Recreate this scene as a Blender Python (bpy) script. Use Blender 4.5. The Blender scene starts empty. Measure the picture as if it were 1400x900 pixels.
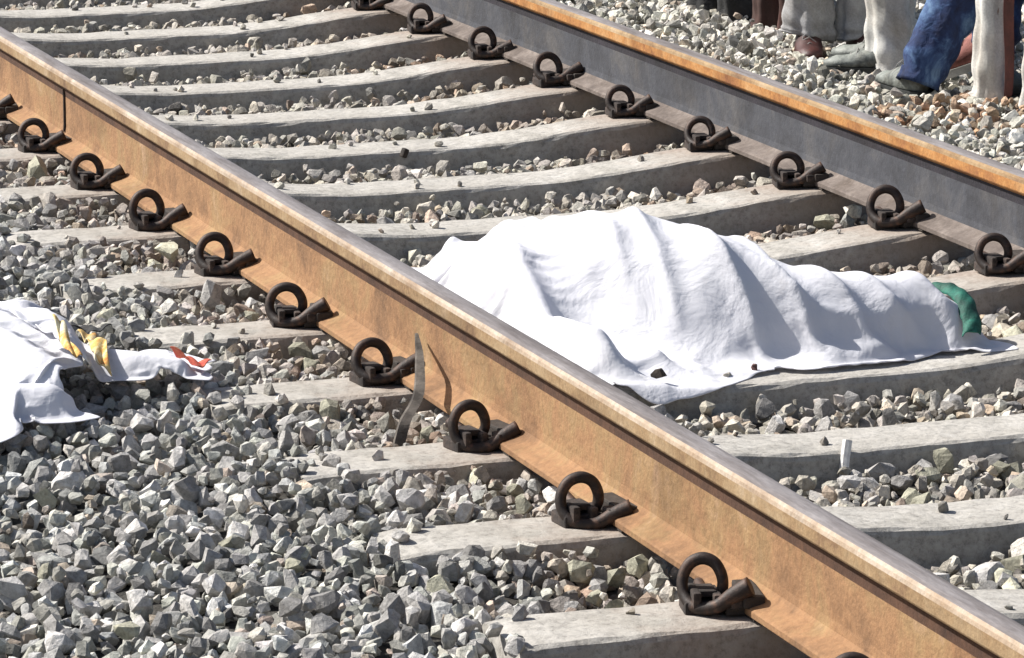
import bpy, bmesh, math, random
import numpy as np
from mathutils import Vector, Matrix

# ------------------------------------------------------------------ camera, sky, sun, exposure
scene = bpy.context.scene
COL = scene.collection
CAM = Vector((-3.4748, -11.0264, 1.8951)); YAW, PIT, ROLL = 1.2330, 0.2099, -0.0040
cam_data = bpy.data.cameras.new('camera'); cam = bpy.data.objects.new('camera', cam_data); COL.objects.link(cam)
cam_data.sensor_width = 36.0; cam_data.lens = 36.0 * 5814.0 / 1400.0
cam_data.clip_start = 0.1; cam_data.clip_end = 2000
fw = Vector((math.cos(YAW)*math.cos(PIT), math.sin(YAW)*math.cos(PIT), -math.sin(PIT)))
rt = fw.cross(Vector((0, 0, 1))).normalized(); up = rt.cross(fw)
r2 = rt*math.cos(ROLL) + up*math.sin(ROLL); u2 = -rt*math.sin(ROLL) + up*math.cos(ROLL)
cam.matrix_world = Matrix((( r2.x, u2.x, -fw.x, CAM.x), (r2.y, u2.y, -fw.y, CAM.y), (r2.z, u2.z, -fw.z, CAM.z), (0, 0, 0, 1)))
scene.camera = cam

SUN_DIR = Vector((-0.60, 0.46, 0.72)).normalized()       # towards the sun
elev = math.asin(SUN_DIR.z); azi = math.atan2(SUN_DIR.x, SUN_DIR.y)
world = bpy.data.worlds.new('World'); scene.world = world; world.use_nodes = True
wn = world.node_tree.nodes; wl = world.node_tree.links
sky = wn.new('ShaderNodeTexSky'); sky.sky_type = 'NISHITA'; sky.sun_disc = False
sky.sun_elevation = elev; sky.sun_rotation = azi; sky.dust_density = 2.5
wl.new(sky.outputs[0], wn['Background'].inputs[0]); wn['Background'].inputs[1].default_value = 0.074
sd = bpy.data.lights.new('sun', 'SUN'); sd.energy = 5.0; sd.angle = math.radians(0.5); sd.color = (1.0, 0.965, 0.91)
sun = bpy.data.objects.new('sun', sd); COL.objects.link(sun)
sun.rotation_euler = SUN_DIR.to_track_quat('Z', 'Y').to_euler(); sun.location = (0, 0, 20)
scene.view_settings.view_transform = 'Standard'; scene.view_settings.look = 'None'
scene.view_settings.exposure = 0.66; scene.view_settings.gamma = 1.0

rng = np.random.default_rng(7); random.seed(7)

# ------------------------------------------------------------------ helpers
def tag(o, label=None, cat=None, group=None, kind=None):
    if label: o['label'] = label
    if cat: o['category'] = cat
    if group: o['group'] = group
    if kind: o['kind'] = kind
    return o
def empty(name, loc=(0, 0, 0), rz=0.0):
    o = bpy.data.objects.new(name, None); COL.objects.link(o); o.location = loc; o.rotation_euler = (0, 0, rz)
    o.empty_display_size = 0.1
    return o
def link(name, me, mat=None, parent=None, loc=None, smooth=False):
    o = bpy.data.objects.new(name, me); COL.objects.link(o)
    if mat and not me.materials: me.materials.append(mat)
    if parent: o.parent = parent
    if loc is not None: o.location = loc
    if smooth: me.shade_smooth()
    return o
def mesh_np(name, v, f, fsize):
    """v (n,3), f flat loop indices, fsize vertices per face (int)"""
    me = bpy.data.meshes.new(name)
    v = np.asarray(v, np.float32); f = np.asarray(f, np.int32).ravel()
    me.vertices.add(len(v)); me.vertices.foreach_set('co', v.ravel())
    me.loops.add(len(f)); me.loops.foreach_set('vertex_index', f)
    n = len(f)//fsize
    me.polygons.add(n); me.polygons.foreach_set('loop_start', np.arange(n, dtype=np.int32)*fsize)
    me.update(calc_edges=True); me.validate(); me.shade_flat()
    return me
def bm_mesh(name, bm):
    bmesh.ops.recalc_face_normals(bm, faces=bm.faces)
    me = bpy.data.meshes.new(name); bm.to_mesh(me); bm.free(); return me
def box_bm(bm, lo, hi, bev=0.0):
    r = bmesh.ops.create_cube(bm, size=1.0)
    c = [(a+b)/2 for a, b in zip(lo, hi)]; s = [b-a for a, b in zip(lo, hi)]
    for v in r['verts']: v.co = Vector((c[0]+v.co.x*s[0], c[1]+v.co.y*s[1], c[2]+v.co.z*s[2]))
    if bev:
        es = list({e for v in r['verts'] for e in v.link_edges})
        bmesh.ops.bevel(bm, geom=es, offset=bev, segments=2, affect='EDGES', profile=0.6)
def catmull(pts, n):
    P = [Vector(p) for p in pts]; P = [P[0]*2-P[1]] + P + [P[-1]*2-P[-2]]; out = []
    for i in range(1, len(P)-2):
        for k in range(n):
            t = k/n; a, b, c, d = P[i-1:i+3]
            out.append(0.5*((2*b)+(c-a)*t+(2*a-5*b+4*c-d)*t*t+(3*b-a-3*c+d)*t**3))
    out.append(P[-2]); return out
def tube_bm(bm, pts, rad, seg=10, cap=True):
    rings = []; n = len(pts); ref = None
    for i, p in enumerate(pts):
        d = (pts[min(i+1, n-1)] - pts[max(i-1, 0)]).normalized()
        if ref is None: ref = d.orthogonal().normalized()
        ref = (ref - d*ref.dot(d)).normalized(); b = d.cross(ref)
        r = rad[i] if hasattr(rad, '__len__') else rad
        rings.append([bm.verts.new(p + (ref*math.cos(2*math.pi*k/seg) + b*math.sin(2*math.pi*k/seg))*r) for k in range(seg)])
    for a, b in zip(rings, rings[1:]):
        for k in range(seg): bm.faces.new((a[k], a[(k+1) % seg], b[(k+1) % seg], b[k]))
    if cap: bm.faces.new(rings[0][::-1]); bm.faces.new(rings[-1])

# ------------------------------------------------------------------ materials
def mat_new(name):
    m = bpy.data.materials.new(name); m.use_nodes = True
    nt = m.node_tree; return m, nt, nt.nodes, nt.links, nt.nodes['Principled BSDF']
def noise(nt, scale, detail=6, rough=0.6, coord=None, dist=0.0):
    n = nt.nodes.new('ShaderNodeTexNoise'); n.inputs['Scale'].default_value = scale
    n.inputs['Detail'].default_value = detail; n.inputs['Roughness'].default_value = rough; n.inputs['Distortion'].default_value = dist
    if coord is not None: nt.links.new(coord, n.inputs['Vector'])
    return n.outputs['Fac']
def ramp(nt, fac, stops):
    r = nt.nodes.new('ShaderNodeValToRGB'); nt.links.new(fac, r.inputs[0])
    e = r.color_ramp.elements
    while len(e) < len(stops): e.new(0.5)
    for k, (p, c) in enumerate(stops): e[k].position = p; e[k].color = (c, c, c, 1) if not hasattr(c, '__len__') else (*c, 1)
    return r.outputs[0]
def mix(nt, fac, a, b, mode='MIX'):
    m = nt.nodes.new('ShaderNodeMix'); m.data_type = 'RGBA'; m.blend_type = mode
    for s, v in ((0, fac), (6, a), (7, b)):
        if isinstance(v, bpy.types.NodeSocket): nt.links.new(v, m.inputs[s])
        elif s == 0: m.inputs[0].default_value = v
        else: m.inputs[s].default_value = (*v, 1)
    return m.outputs[2]
def bump(nt, bsdf, h, strength, dist):
    b = nt.nodes.new('ShaderNodeBump'); b.inputs['Strength'].default_value = strength; b.inputs['Distance'].default_value = dist
    nt.links.new(h, b.inputs['Height']); nt.links.new(b.outputs[0], bsdf.inputs['Normal'])
def objco(nt): return nt.nodes.new('ShaderNodeTexCoord').outputs['Object']

def patchy(name, stops, scale=9.0, rough=0.9, metal=0.0, bstr=0.5, bdist=0.004, fine=90.0, stretch=None):
    m, nt, N, L, B = mat_new(name)
    co = objco(nt)
    if stretch:
        mp = N.new('ShaderNodeMapping'); mp.inputs['Scale'].default_value = stretch; L.new(co, mp.inputs[0]); co = mp.outputs[0]
    a = noise(nt, scale, 7, 0.68, co, 0.4); b = noise(nt, fine, 5, 0.65, co)
    c = ramp(nt, a, stops)
    v = ramp(nt, b, [(0.3, 0.72), (0.7, 1.0)])
    c = mix(nt, 1.0, c, ramp(nt, noise(nt, scale*0.38, 6, 0.7, co, 0.8), [(0.36, (0.66, 0.62, 0.58)), (0.52, (1, 1, 1))]), 'MULTIPLY')
    L.new(mix(nt, 1.0, c, v, 'MULTIPLY'), B.inputs['Base Color'])
    B.inputs['Roughness'].default_value = rough; B.inputs['Metallic'].default_value = metal
    bump(nt, B, b, bstr, bdist)
    return m
M = {}
M['rust_web'] = patchy('tan_rust', [(0.28, (0.12, 0.065, 0.033)), (0.40, (0.24, 0.130, 0.062)), (0.50, (0.330, 0.180, 0.085)), (0.60, (0.32, 0.200, 0.092)), (0.75, (0.45, 0.29, 0.19))], 4.5, fine=70, bstr=0.8)
M['rust_head'] = patchy('orange_rust', [(0.30, (0.17, 0.09, 0.05)), (0.45, (0.31, 0.20, 0.10)), (0.6, (0.37, 0.26, 0.145)), (0.75, (0.50, 0.38, 0.26))], 8.0, fine=80)
M['rust_bright'] = patchy('bright_orange_rust', [(0.32, (0.26, 0.10, 0.035)), (0.5, (0.46, 0.21, 0.06)), (0.7, (0.55, 0.32, 0.14))], 9.0, fine=80)
M['greased_web'] = patchy('greased_steel', [(0.3, (0.032, 0.033, 0.040)), (0.5, (0.060, 0.063, 0.075)), (0.72, (0.105, 0.100, 0.100))], 6.0, rough=0.75, fine=60)
M['dusty_foot'] = patchy('dusty_rust', [(0.3, (0.09, 0.07, 0.06)), (0.5, (0.155, 0.125, 0.108)), (0.7, (0.25, 0.21, 0.185))], 12.0, fine=80)
M['pale_edge'] = patchy('pale_head_edge', [(0.3, (0.30, 0.20, 0.12)), (0.5, (0.42, 0.32, 0.23)), (0.7, (0.54, 0.46, 0.38))], 9.0, rough=0.6, fine=80)  # paler band along the top corners of the near rail's head
M['web_shade_rust'] = patchy('rust_painted_head_shade', [(0.3, (0.05, 0.022, 0.012)), (0.7, (0.12, 0.055, 0.028))], 12.0, fine=80)  # rust darkened to paint in the head's shadow on the near web
M['running'] = patchy('worn_steel_top', [(0.3, (0.16, 0.135, 0.125)), (0.55, (0.27, 0.245, 0.24)), (0.75, (0.38, 0.35, 0.34))], 5.0, rough=0.6, metal=0.2, bstr=0.15, fine=50, stretch=(6, 0.7, 1))
M['iron'] = patchy('black_iron', [(0.3, (0.010, 0.007, 0.006)), (0.52, (0.035, 0.022, 0.017)), (0.70, (0.15, 0.075, 0.045))], 22.0, rough=0.62, metal=0.2, fine=150, bstr=0.4, bdist=0.002)
M['shoulder'] = patchy('dark_cast_iron', [(0.3, (0.014, 0.012, 0.011)), (0.5, (0.04, 0.03, 0.026)), (0.75, (0.13, 0.09, 0.07))], 30.0, fine=120, bstr=0.6, bdist=0.003)
M['liner'] = patchy('rubber_liner', [(0.3, (0.02, 0.017, 0.015)), (0.7, (0.06, 0.045, 0.035))], 30.0, rough=0.8)
M['dead_wood'] = patchy('grey_weathered_strip', [(0.35, (0.035, 0.028, 0.022)), (0.6, (0.15, 0.13, 0.11))], 14.0, fine=90)
M['post_white'] = patchy('white_painted_concrete', [(0.3, (0.50, 0.49, 0.46)), (0.5, (0.74, 0.73, 0.70)), (0.7, (0.82, 0.82, 0.80))], 6.0)
M['post_grey'] = patchy('grey_concrete', [(0.3, (0.24, 0.24, 0.23)), (0.6, (0.36, 0.36, 0.35))], 8.0)
M['maroon'] = patchy('maroon_paint', [(0.3, (0.05, 0.012, 0.010)), (0.65, (0.13, 0.032, 0.024))], 9.0, rough=0.7)
M['brown'] = patchy('brown_stained_concrete', [(0.3, (0.07, 0.055, 0.045)), (0.65, (0.15, 0.12, 0.10))], 9.0)
M['web_shade_black'] = patchy('black_painted_head_shade', [(0.3, (0.010, 0.009, 0.014)), (0.65, (0.03, 0.025, 0.035))], 9.0)  # shadow under the far rail's head, painted as a black band
M['skin'] = patchy('brown_skin', [(0.3, (0.20, 0.10, 0.06)), (0.7, (0.28, 0.15, 0.09))], 20.0, rough=0.55, bstr=0.1)
M['shirt'] = patchy('white_shirt', [(0.3, (0.6, 0.6, 0.58)), (0.7, (0.72, 0.72, 0.70))], 8.0)
M['hair'] = patchy('black_hair', [(0.3, 0.01), (0.7, 0.02)], 40.0, rough=0.5)
M['shoe_dark'] = patchy('dark_shoe', [(0.3, (0.015, 0.018, 0.02)), (0.7, (0.05, 0.055, 0.05))], 30.0, rough=0.6)
M['shoe_pale'] = patchy('pale_grey_shoe', [(0.35, (0.08, 0.09, 0.085)), (0.65, (0.30, 0.32, 0.29))], 30.0, rough=0.6)
M['shoe_red'] = patchy('dull_red_canvas', [(0.3, (0.20, 0.06, 0.05)), (0.7, (0.42, 0.18, 0.15))], 25.0, rough=0.8)
M['green'] = patchy('green_cloth', [(0.35, (0.0, 0.035, 0.028)), (0.5, (0.005, 0.10, 0.068)), (0.65, (0.02, 0.20, 0.14))], 18.0, rough=0.7, fine=200)
M['yellow'] = patchy('yellow_cloth', [(0.38, (0.58, 0.22, 0.05)), (0.46, (0.74, 0.50, 0.15)), (0.58, (0.80, 0.74, 0.52))], 14.0, fine=200)
M['red'] = patchy('red_cloth', [(0.35, (0.52, 0.05, 0.04)), (0.55, (0.62, 0.16, 0.08)), (0.7, (0.75, 0.5, 0.3))], 25.0, fine=200)
M['darkcloth'] = patchy('dark_cloth', [(0.3, 0.012), (0.7, 0.05)], 20.0, fine=200)

def mat_jeans():
    m, nt, N, L, B = mat_new('blue_denim'); co = objco(nt)
    c = ramp(nt, noise(nt, 9, 6, 0.65, co, 0.6), [(0.36, (0.005, 0.008, 0.030)), (0.52, (0.012, 0.028, 0.09)), (0.60, (0.04, 0.08, 0.18)), (0.72, (0.15, 0.25, 0.38))])
    L.new(c, B.inputs['Base Color']); B.inputs['Roughness'].default_value = 0.9
    bump(nt, B, noise(nt, 25, 4, 0.5, co, 0.6), 0.6, 0.015); return m
M['jeans'] = mat_jeans()

def mat_sheet():
    m, nt, N, L, B = mat_new('white_cotton'); co = objco(nt)
    c = ramp(nt, noise(nt, 3.0, 5, 0.6, co, 0.5), [(0.3, (0.70, 0.70, 0.75)), (0.6, (0.80, 0.80, 0.83))])
    d = ramp(nt, noise(nt, 13.0, 6, 0.7, co), [(0.60, (1, 1, 1)), (0.78, (0.80, 0.78, 0.76))])
    L.new(mix(nt, 1.0, c, d, 'MULTIPLY'), B.inputs['Base Color']); B.inputs['Roughness'].default_value = 0.9
    w = noise(nt, 9.0, 4, 0.5, co, 0.6); w2 = noise(nt, 24.0, 3, 0.5, co, 1.8)
    ad = N.new('ShaderNodeMath'); ad.operation = 'MULTIPLY_ADD'; L.new(w2, ad.inputs[0]); ad.inputs[1].default_value = 0.12; L.new(w, ad.inputs[2])
    bump(nt, B, ad.outputs[0], 0.6, 0.020)
    tr = N.new('ShaderNodeBsdfTranslucent'); tr.inputs[0].default_value = (0.8, 0.8, 0.84, 1)
    ms = N.new('ShaderNodeMixShader'); ms.inputs[0].default_value = 0.25
    L.new(B.outputs[0], ms.inputs[1]); L.new(tr.outputs[0], ms.inputs[2]); L.new(ms.outputs[0], N['Material Output'].inputs[0])
    return m
M['sheet'] = mat_sheet()

def mat_stone(k=1.0):
    m, nt, N, L, B = mat_new('crushed_granite'); co = objco(nt)
    at = N.new('ShaderNodeAttribute'); at.attribute_name = 'tint'
    g = ramp(nt, noise(nt, 75*k, 6, 0.75, co), [(0.3, 0.5), (0.52, 1.0), (0.72, 1.35)])
    L.new(mix(nt, 1.0, at.outputs['Color'], g, 'MULTIPLY'), B.inputs['Base Color']); B.inputs['Roughness'].default_value = 0.88
    bump(nt, B, noise(nt, 95*k, 5, 0.7, co), 0.9, 0.006); return m
M['stone'] = mat_stone(); M['stone_single'] = mat_stone(0.03)

def mat_concrete():
    m, nt, N, L, B = mat_new('sleeper_concrete'); co = objco(nt)
    base = ramp(nt, noise(nt, 5, 7, 0.7, co, 0.4), [(0.3, (0.26, 0.245, 0.215)), (0.5, (0.39, 0.37, 0.335)), (0.7, (0.50, 0.48, 0.445))])
    spk = ramp(nt, noise(nt, 60, 6, 0.8, co), [(0.3, 0.45), (0.5, 1.0), (0.75, 1.25)])
    c = mix(nt, 1.0, base, spk, 'MULTIPLY')
    # rust dust shed by the rails, on the concrete next to each rail (real stain, fixed to the sleeper)
    sx = N.new('ShaderNodeSeparateXYZ'); L.new(co, sx.inputs[0])
    ab = N.new('ShaderNodeMath'); ab.operation = 'ABSOLUTE'; L.new(sx.outputs[0], ab.inputs[0])
    sb = N.new('ShaderNodeMath'); sb.operation = 'SUBTRACT'; L.new(ab.outputs[0], sb.inputs[0]); sb.inputs[1].default_value = 0.80
    a2 = N.new('ShaderNodeMath'); a2.operation = 'ABSOLUTE'; L.new(sb.outputs[0], a2.inputs[0])
    nz = noise(nt, 9, 5, 0.65, co); md = N.new('ShaderNodeMath'); md.operation = 'MULTIPLY_ADD'
    L.new(nz, md.inputs[0]); md.inputs[1].default_value = 0.45; L.new(a2.outputs[0], md.inputs[2])
    st = ramp(nt, md.outputs[0], [(0.28, 0.62), (0.52, 0.0)])
    c = mix(nt, st, c, (0.24, 0.15, 0.10))
    sz = noise(nt, 2.2, 4, 0.6, co); c = mix(nt, ramp(nt, sz, [(0.50, 0.0), (0.70, 0.45)]), c, (0.24, 0.215, 0.18))
    L.new(c, B.inputs['Base Color']); B.inputs['Roughness'].default_value = 0.92
    bump(nt, B, noise(nt, 60, 6, 0.7, co), 0.6, 0.006); return m
M['concrete'] = mat_concrete()
M['bed'] = patchy('ballast_dirt', [(0.3, (0.03, 0.028, 0.025)), (0.6, (0.07, 0.065, 0.055)), (0.8, (0.12, 0.11, 0.10))], 14.0, bstr=1.0, bdist=0.02, fine=35)
M['far_ground'] = patchy('gravelly_earth', [(0.3, (0.16, 0.15, 0.13)), (0.5, (0.25, 0.24, 0.21)), (0.7, (0.33, 0.31, 0.28))], 3.0, bstr=1.0, bdist=0.03, fine=22)

# ------------------------------------------------------------------ layout of the track (metres; rails run along Y)
G = 0.8412; SP = 0.6; SL = range(-7, 11)                 # rail centre offset, sleeper spacing, sleeper i stands at y = -0.6 i
def sl_y(i): return -SP*i - 0.015
def sl_top(x):                                            # top of a sleeper, dished between the rails
    a = np.abs(x); t = np.clip((a-0.22)/(0.84-0.22), 0, 1); t = t*t*(3-2*t)
    return -0.006 - 0.044*(1-t)
def bed_z(x, y):                                          # mean top of the ballast
    x = np.asarray(x, float); y = np.asarray(y, float)
    inner = -0.104 + 0.02*np.clip((np.abs(x)-0.5)/0.3, 0, 1)
    left = -0.022 - 0.012*np.clip((x+1.10)/0.2, 0, 1) - 0.030*np.clip((-4.3-y)/0.3, 0, 1)*np.clip((x+1.35)/0.1, 0, 1) - 0.22*np.clip((-x-1.75)/1.2, 0, 1)
    left = left - 0.045*np.exp(-(((x+1.0)/0.30)**2 + ((y+5.1)/0.30)**2)) - 0.02*np.exp(-(((x+0.95)/0.14)**2))
    right = -0.045 - 0.03*np.clip((1.15-x)/0.2, 0, 1) - 0.1*np.clip((x-2.4)/1.5, 0, 1)
    z = np.where(x < -G, left, np.where(x > G, right, inner))
    return z + 0.008*np.sin(x*9+y*5.3)*np.sin(y*7-x*4)

# ground sheet to the horizon + the ballast bed
me = mesh_np('ground', [(-150, -150, -0.36), (150, -150, -0.36), (150, 150, -0.36), (-150, 150, -0.36)], [0, 1, 2, 3], 4)
tag(link('ground', me, M['far_ground']), 'bare gravelly earth around the track', kind='structure')
xs = np.concatenate([np.arange(-3.4, 4.6, 0.06)]); ys = np.arange(-9, 9.01, 0.06)
X, Y = np.meshgrid(xs, ys, indexing='ij')
Z = bed_z(X, Y) - 0.022
edge = np.minimum.reduce([X+3.4, 4.54-X]); Z = np.where(edge < 0.5, Z - (0.5-edge)*0.5, Z)
nx, ny = X.shape; idx = np.arange(nx*ny).reshape(nx, ny)
q = np.stack([idx[:-1, :-1], idx[1:, :-1], idx[1:, 1:], idx[:-1, 1:]], -1).reshape(-1, 4)
me = mesh_np('ballast_bed', np.stack([X, Y, Z], -1).reshape(-1, 3), q, 4)
bed = link('ballast_bed', me, M['bed'], smooth=True)
tag(bed, 'grey crushed stone ballast around the sleepers', kind='structure')

# ------------------------------------------------------------------ sleepers
def sleeper_mesh(seed):
    r = random.Random(seed)
    bm = bmesh.new(); xs = list(np.linspace(-1.325, 1.325, 55)); rows = []
    prof = [(-0.122, None), (-0.100, -0.070), (-0.094, -0.014), (-0.090, -0.005), (-0.081, -0.0005), (-0.03, 0.001), (0.03, 0.001), (0.081, -0.0005), (0.090, -0.005), (0.094, -0.014), (0.100, -0.070), (0.122, None)]
    for x in xs:
        t = float(sl_top(x)); e = 1 - 0.35*max(0, (abs(x)-1.27)/0.02)*0
        rows.append([bm.verts.new((x, py*e + (r.uniform(-1, 1)*0.0022 if pz is not None else 0), (t+pz+r.uniform(-1, 1)*0.0016) if pz is not None else -0.24)) for py, pz in prof])
    for a, b in zip(rows, rows[1:]):
        for k in range(len(prof)-1): bm.faces.new((a[k], a[k+1], b[k+1], b[k]))
        bm.faces.new((a[-1], a[0], b[0], b[-1]))
    for row, s in ((rows[0], -1), (rows[-1], 1)):
        bm.faces.new(row)
        for v in row: v.co.x += 0.0
        for v in row[1:-1]: v.co.x -= s*0.012; v.co.z -= 0.004
    me = bm_mesh('concrete_sleeper', bm); me.shade_flat()
    me.materials.append(M['concrete']); return me
sl_meshes = [sleeper_mesh(k) for k in range(6)]
def pad_mesh(x0):
    bm = bmesh.new(); box_bm(bm, (x0-0.068, -0.085, -0.0045), (x0+0.068, 0.085, -0.0005), 0.001)
    me = bm_mesh('rail_pad', bm); me.materials.append(M['liner']); return me
pads = [pad_mesh(-G), pad_mesh(G)]
ORD = ['nearest', 'second', 'third', 'fourth', 'fifth', 'sixth', 'seventh', 'eighth', 'ninth', 'tenth', 'eleventh', 'twelfth', 'thirteenth', 'fourteenth', 'fifteenth', 'sixteenth', 'seventeenth', 'eighteenth']
SLABEL = {10: 'concrete sleeper just past the bottom edge, in front of the nearest spring clip',
 9: 'concrete sleeper under the lowest spring clip, mostly cut off by the bottom edge',
 8: 'bottom concrete sleeper whose squared outer end and front face stand clear of stones',
 7: 'concrete sleeper second up from the bottom with its outer end level with the ballast',
 6: 'concrete sleeper in front of the white sheet, with a pale stick before it',
 5: 'concrete sleeper carrying the front edge of the long white sheet',
 4: 'concrete sleeper hidden under the middle of the long white sheet, pale end by the rail',
 3: 'concrete sleeper just behind the white sheet, showing right of its slope',
 2: 'concrete sleeper touched by the back tip of the white sheet',
 1: 'first concrete sleeper wholly clear behind the white sheet',
 0: 'concrete sleeper behind the sheet with a small dark chip on its front face',
 -1: 'third fully clear concrete sleeper behind the white sheet',
 -2: 'fourth fully clear concrete sleeper behind the white sheet',
 -3: 'concrete sleeper leading to the highest spring clip of the far rail',
 -4: 'fourth concrete sleeper from the far end, near the top left',
 -5: 'third concrete sleeper from the far end, cut by the top left corner',
 -6: 'second concrete sleeper from the far end, only its left part in view',
 -7: 'farthest concrete sleeper beyond the top left corner'}
for n, i in enumerate(SL):
    o = link('concrete_sleeper', sl_meshes[n % 6], loc=(0, sl_y(i), 0)); o.rotation_euler = (0, 0, random.uniform(-1, 1)*0.004)
    tag(o, SLABEL[i], 'sleeper', 'concrete sleepers under the two rails')
    for pm in pads: link('rail_pad', pm, parent=o)

# ------------------------------------------------------------------ rails
def rounded(pts): return pts
RH = 0.203
head = [(-0.012, 0.155), (-0.0235, 0.1635), (-0.0255, 0.167), (-0.0265, 0.188), (-0.0250, 0.195), (-0.0215, 0.2005), (-0.012, 0.203), (0, 0.2037)]
head = head + [(-x, z) for x, z in head[-2::-1]]
web = [(-0.0115, 0.0345), (-0.009, 0.05), (-0.0085, 0.10), (-0.0086, 0.131), (-0.0095, 0.146), (-0.012, 0.155)]
web = web + [(-x, z) for x, z in web[::-1]]
foot = [(-0.058, 0.0), (-0.0598, 0.002), (-0.0598, 0.0115), (-0.056, 0.0145), (-0.034, 0.0215), (-0.018, 0.028), (-0.0115, 0.0345)]
foot = foot + [(-x, z) for x, z in foot[::-1]]
def extrude(name, prof, y0=-9.0, y1=9.0, n=90, top_from=None):
    bm = bmesh.new(); rows = []
    for y in np.linspace(y0, y1, n+1): rows.append([bm.verts.new((x, y, z)) for x, z in prof])
    m = len(prof)
    for a, b in zip(rows, rows[1:]):
        for k in range(m):
            f = bm.faces.new((a[k], a[(k+1) % m], b[(k+1) % m], b[k])); f.smooth = False
            zm = (prof[k][1]+prof[(k+1) % m][1])/2
            if top_from and zm > top_from: f.material_index = 1
            elif top_from and zm > top_from-0.0085: f.material_index = 2
            if not top_from and zm > 0.132: f.material_index = 1  # top of the web takes the painted head-shadow colour
    bm.faces.new(rows[0]); bm.faces.new(rows[-1]); return bm_mesh(name, bm)
def make_rail(x, label, side_m, web_m, foot_m, edge_m, web_shade_m):
    r = empty('steel_rail', (x, 0, 0)); tag(r, label, 'rail', 'the two rails of the track')
    h = link('rail_head', extrude('rail_head', head, top_from=0.199), side_m, r); h.data.materials.append(M['running']); h.data.materials.append(edge_m)
    w_ = link('rail_web', extrude('rail_web', web), web_m, r); w_.data.materials.append(web_shade_m)
    link('rail_foot', extrude('rail_foot', foot), foot_m, r)
    return r
rail_a = make_rail(-G-0.0105, 'near steel rail with tan rusted side, running from left edge to bottom right', M['rust_head'], M['rust_web'], M['rust_web'], M['pale_edge'], M['web_shade_rust'])
rail_b = make_rail(G-0.0100, 'far steel rail with orange head edge and dark greased web', M['rust_bright'], M['greased_web'], M['dusty_foot'], M['rust_head'], M['web_shade_black'])
# weld seam on the near rail web
bm = bmesh.new(); tube_bm(bm, [Vector((-0.0125, 0.03, 0.036)), Vector((-0.0105, 0.03, 0.055)), Vector((-0.0100, 0.03, 0.13)), Vector((-0.012, 0.03, 0.152))], 0.0045, 6)
link('weld_seam', bm_mesh('weld_seam', bm), M['iron'], rail_a)

# ------------------------------------------------------------------ spring clips
def clip_meshes():
    out = {}
    bm = bmesh.new()
    path = catmull([(0.074, -0.058, 0.043), (0.044, -0.052, 0.028), (0.012, -0.046, 0.010), (-0.022, -0.030, 0.008), (-0.037, -0.008, 0.022), (-0.038, 0.004, 0.045),
                    (-0.025, 0.008, 0.067), (-0.003, 0.006, 0.076), (0.018, 0.002, 0.069), (0.029, -0.004, 0.051), (0.030, -0.006, 0.032), (0.022, 0.0, 0.018), (0.0, 0.02, 0.018), (-0.006, 0.07, 0.020)], 6)
    n = len(path); rad = [0.0102 + 0.0052*math.exp(-(k/9.0)**2) for k in range(n)]
    tube_bm(bm, path, rad, 12); me = bm_mesh('spring_rod', bm); me.shade_auto_smooth if False else None
    for p in me.polygons: p.use_smooth = len(p.vertices) == 4
    me.materials.append(M['iron']); out['spring_rod'] = me
    bm = bmesh.new(); box_bm(bm, (-0.040, -0.030, -0.008), (0.026, 0.034, 0.016), 0.005); box_bm(bm, (-0.028, -0.040, 0.006), (-0.014, 0.030, 0.034), 0.004)
    box_bm(bm, (-0.018, -0.024, 0.022), (0.014, 0.026, 0.033), 0.004); box_bm(bm, (0.006, -0.042, 0.006), (0.020, 0.028, 0.030), 0.004); box_bm(bm, (0.030, -0.064, 0.010), (0.052, -0.030, 0.030), 0.005)
    me = bm_mesh('cast_shoulder', bm); me.materials.append(M['shoulder']); out['cast_shoulder'] = me
    bm = bmesh.new(); box_bm(bm, (0.024, -0.055, -0.002), (0.068, 0.050, 0.0165), 0.003); box_bm(bm, (0.050, -0.070, 0.012), (0.086, 0.046, 0.032), 0.004)
    me = bm_mesh('toe_liner', bm); me.materials.append(M['liner']); out['toe_liner'] = me
    return out
CM = clip_meshes()
def clip(x, y, label, group):
    r = empty('spring_clip', (x, y, 0), random.uniform(-0.22, 0.22)); tag(r, label, 'rail clip', group)
    for k, me in CM.items():
        o = link(k, me, parent=r)
        if k == 'spring_rod': o.rotation_euler = (random.uniform(-0.16, 0.16), random.uniform(-0.08, 0.08), random.uniform(-0.12, 0.12)); o.scale = (random.uniform(0.94, 1.05), 1, random.uniform(0.92, 1.10))
    return r
NX = [None]*20
near_extra = {5: 'black spring clip touching the upright grey strip on the near rail', 8: 'largest black spring clip, on the sleeper end at bottom right of the ballast',
              9: 'black spring clip cut off by the bottom edge', 10: 'black spring clip just below the bottom edge on the near rail', -1: 'black spring clip at the left edge of the picture on the near rail',
              -2: 'black spring clip just outside the left edge on the near rail', 0: 'black spring clip on the near rail below the thin dark weld seam'}
cnt = {7: 'third', 6: 'fourth', 4: 'sixth', 3: 'seventh', 2: 'eighth', 1: 'ninth'}
for i in range(-2, 11):
    lab = near_extra.get(i) or 'black spring clip on the near rail, %s from the bottom edge' % cnt[i]
    clip(-G-0.112, -SP*i, lab, 'spring clips along the outer foot of the near rail')
far_lab = {4: 'nearest', 3: 'second', 2: 'third', 1: 'fourth', 0: 'fifth', -1: 'sixth', -2: 'seventh', -3: 'eighth'}
for i in range(-4, 6):
    if i == 5: lab = 'black spring clip of the far rail just outside the right edge'
    elif i == -4: lab = 'farthest black spring clip of the far rail, cut by the top edge'
    elif i == 4: lab = 'black spring clip at the right edge on the far rail, above the green cloth'
    else: lab = 'black spring clip on the far rail, %s in from the right edge' % far_lab[i]
    clip(G-0.112, -SP*i+0.004, lab, 'spring clips along the inner foot of the far rail')

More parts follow.
